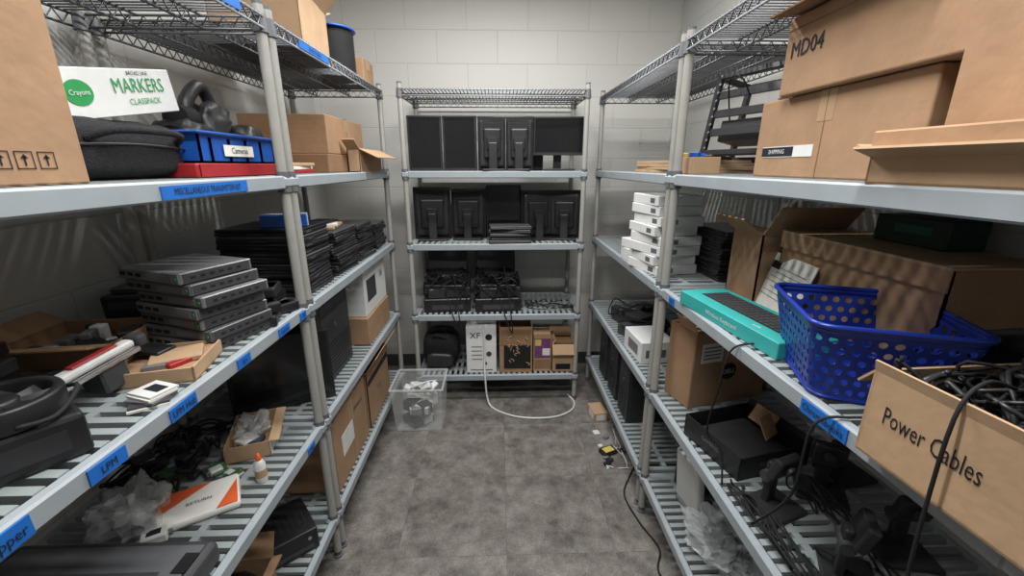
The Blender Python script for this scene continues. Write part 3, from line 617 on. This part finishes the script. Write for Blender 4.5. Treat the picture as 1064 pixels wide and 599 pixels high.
# RIGHT T2
b=B('small_electronics_pile');small_bits(b,.68,1.0,2.12,2.5,T2,22,41,[BLK,BLK2,DKG],.05,.12,.10);heap(b,.68,.95,2.1,2.5,T2+.02,T2+.12,8,.004,BLKM,8);b.done()
b=B('white_carton');b.at(.75,1.93,T2,4);b.box((0,0,.055),(.17,.22,.11),WHT,bev=.003);b.bx(-.0862,-.085,-.07,.05,.03,.08,GRYL);b.bx(-.06,.04,-.1112,-.11,.03,.07,COL);b.done()
b=B('cardboard_box');b.at(.892,1.545,T2,15);b.box((0,0,.16),(.37,.15,.32),CARD,bev=.004);b.bx(-.15,-.05,-.0765,-.0752,.19,.27,WHT)
for k in range(4): b.bx(-.14,-.06,-.0772,-.0765,.205+.015*k,.210+.015*k,COL)
vs=[(-.01+.036*math.cos(t),-.0762,.14+.036*math.sin(t)) for t in [2*math.pi*i/24 for i in range(24)]];b.add(vs,[list(range(24))],INK);b.text('DELL',.026,(-.01,-.0762,.14),(1,0,0),(0,0,1),WHT)
b.box((-.19,-.03,.335),(.004,.09,.08),CARD2,rot=(0,-.5,0));b.box((0,-.09,.34),(.34,.004,.05),CARD2,rot=(.9,0,0));b.done()
b=B('open_black_box');b.at(.815,1.185,T2,14);opencarton(b,.27,.25,.08,BLK,{'+x':20},t=.004,fl={'+x':.02});b.box((.06,-.03,.095),(.07,.004,.07),CARD2,rot=(-.5,0,.3));b.box((.095,.02,.09),(.004,.09,.06),CARD,rot=(0,.6,0));b.bx(-.12,.10,-.10,.10,.004,.04,BLK2,bev=.004)
b.text('GAMING',.02,(-.135,0,.045),(0,-1,0),(0,0,1),GRYL);b.text('ELITE DISPLAY',.018,(0,-.125,.045),(1,0,0),(0,0,1),GRYL);b.done()
for k,(x,y,r) in enumerate([(.76,.93,20),(.93,.98,-30),(1.06,1.05,10),(.80,.72,60),(.98,.78,-10),(.76,.55,30),(.96,.56,-40)]):
    b=B('monitor_stand');b.at(x,y,T2,r)
    b.box((0,0,.007),(.13,.11,.013),BLK2,bev=.005,seg=2);b.box((0,.02,.075),(.035,.02,.13),BLK2,bev=.005,seg=2);b.box((0,-.005,.14),(.08,.025,.07),BLK2,rot=(.3,0,0),bev=.006,seg=2);b.cyl((-.03,.02,.10),(.03,.02,.10),.016,DKG,16)
    b.cyl((0,-.02,.14),(0,-.03,.137),.014,DKG,16);b.tube([(.0,.03,.05),(.03,.06,.03),(.05,.04,.006),(.03,-.04,.006)],.0035,BLKM);b.done()
b=B('cable_pile');heap(b,.67,.72,.5,1.0,T2,T2+.04,7,.003,BLKM,91);heap(b,.84,.88,.6,1.0,T2,T2+.08,5,.003,BLKM,92);b.done()
b=B('hanging_cable');b.tube([(.71,.99,T3+.006),(.66,1.0,T3+.008),(.615,1.01,T3-.02),(.61,1.03,T3-.15),(.615,1.06,T3-.3),(.66,1.05,T2+.10),(.655,1.01,T2+.01)],.0028,BLKM);b.done()
# RIGHT T1
tower('computer_tower',.88,2.05,T1,.17,.38,.36,-90,BLK2);tower('computer_tower',.88,2.28,T1,.17,.38,.37,-90);tower('computer_tower',.88,2.52,T1,.17,.38,.36,-90,BLK2)
tower('computer_tower',.93,1.50,T1,.10,.30,.32,-80)
b=B('white_wifi_router');b.at(.765,1.385,T1,10);b.box((0,0,.12),(.035,.15,.24),WHP,rot=(0,-.1,0),bev=.012,seg=3);b.bx(-.02,.02,-.05,.05,0,.012,GRYL);b.cyl((-.02,.04,.19),(-.022,.04,.19),.004,GRNI,8);b.done()
b=B('plastic_bag');b.blob((.82,1.17,T1+.055),(.26,.26,.11),PLAS,.8,.06,6,14,flat=True,nu=40,nv=20);b.blob((.82,1.17,T1+.035),(.15,.16,.06),BLK,.5,.01,6,1);b.blob((.82,.93,T1+.05),(.2,.16,.10),PLAS,.8,.05,6,9,flat=True);b.done()
b=B('cable_pile');heap(b,.97,1.12,.8,1.3,T1,T1+.06,14,.004,BLKM,95);b.done()
# floor bits right
b=B('small_white_carton');b.at(.62,2.34,0,8);b.box((0,0,.03),(.09,.13,.06),CARD2,bev=.002);b.bx(-.0462,-.045,-.05,.03,.01,.05,WHT);b.bx(-.03,.03,-.0655,-.065,.01,.05,WHT);b.done()
b=B('scattered_adapter_parts');small_bits(b,.54,.70,1.85,2.22,0,12,53,[WHP,GRYL,BLK2,BLK],.015,.04,.015);b.at(.60,1.98,0,25);b.box((0,0,.012),(.09,.06,.024),BLK,bev=.004);b.bx(-.03,.03,-.02,.02,.024,.0246,YEL);b.M=Matrix();heap(b,.56,.68,1.85,2.2,0,.01,3,.0025,WHP,52);b.done()
b=B('floor_cable');b.tube([(.74,1.9,.006),(.66,1.78,.006),(.60,1.66,.006),(.62,1.50,.006),(.66,1.36,.006),(.62,1.25,.006),(.68,1.1,.006)],.004,BLKM,8,8);b.done()
# ---------------------------------------------------------------- lights
LM=mat('lamp_diffuser',(255,253,248),.5,emit=2.5,var=0)
for (lx,ly,pw) in((0,.55,39),(0,1.95,32)):
    b=B('ceiling_light');b.bx(lx-.62,lx+.62,ly-.17,ly+.17,CH-.05,CH,WHP,.004);b.bx(lx-.59,lx+.59,ly-.14,ly+.14,CH-.054,CH-.0505,LM);b.done()
    ld=bpy.data.lights.new('ceiling_lamp','AREA');ld.shape='RECTANGLE';ld.size=1.15;ld.size_y=.10;ld.energy=pw;ld.color=(1,.995,.985)
    lo=bpy.data.objects.new('ceiling_lamp',ld);lo.location=(lx,ly,CH-.06);bpy.context.collection.objects.link(lo)
w=bpy.data.worlds.new('w');bpy.context.scene.world=w;w.use_nodes=True;w.node_tree.nodes['Background'].inputs[0].default_value=(.6,.6,.6,1);w.node_tree.nodes['Background'].inputs[1].default_value=.2
try:
    bpy.context.scene.view_settings.view_transform='Standard'
except Exception: pass
# ---------------------------------------------------------------- camera
cd=bpy.data.cameras.new('camera');cd.sensor_width=36;cd.lens=36*435/1064;cd.clip_start=.02
co=bpy.data.objects.new('camera',cd);co.location=(0,0,1.55);co.rotation_euler=(math.radians(90-16.3),0,math.radians(-1.77))
bpy.context.collection.objects.link(co);bpy.context.scene.camera=co
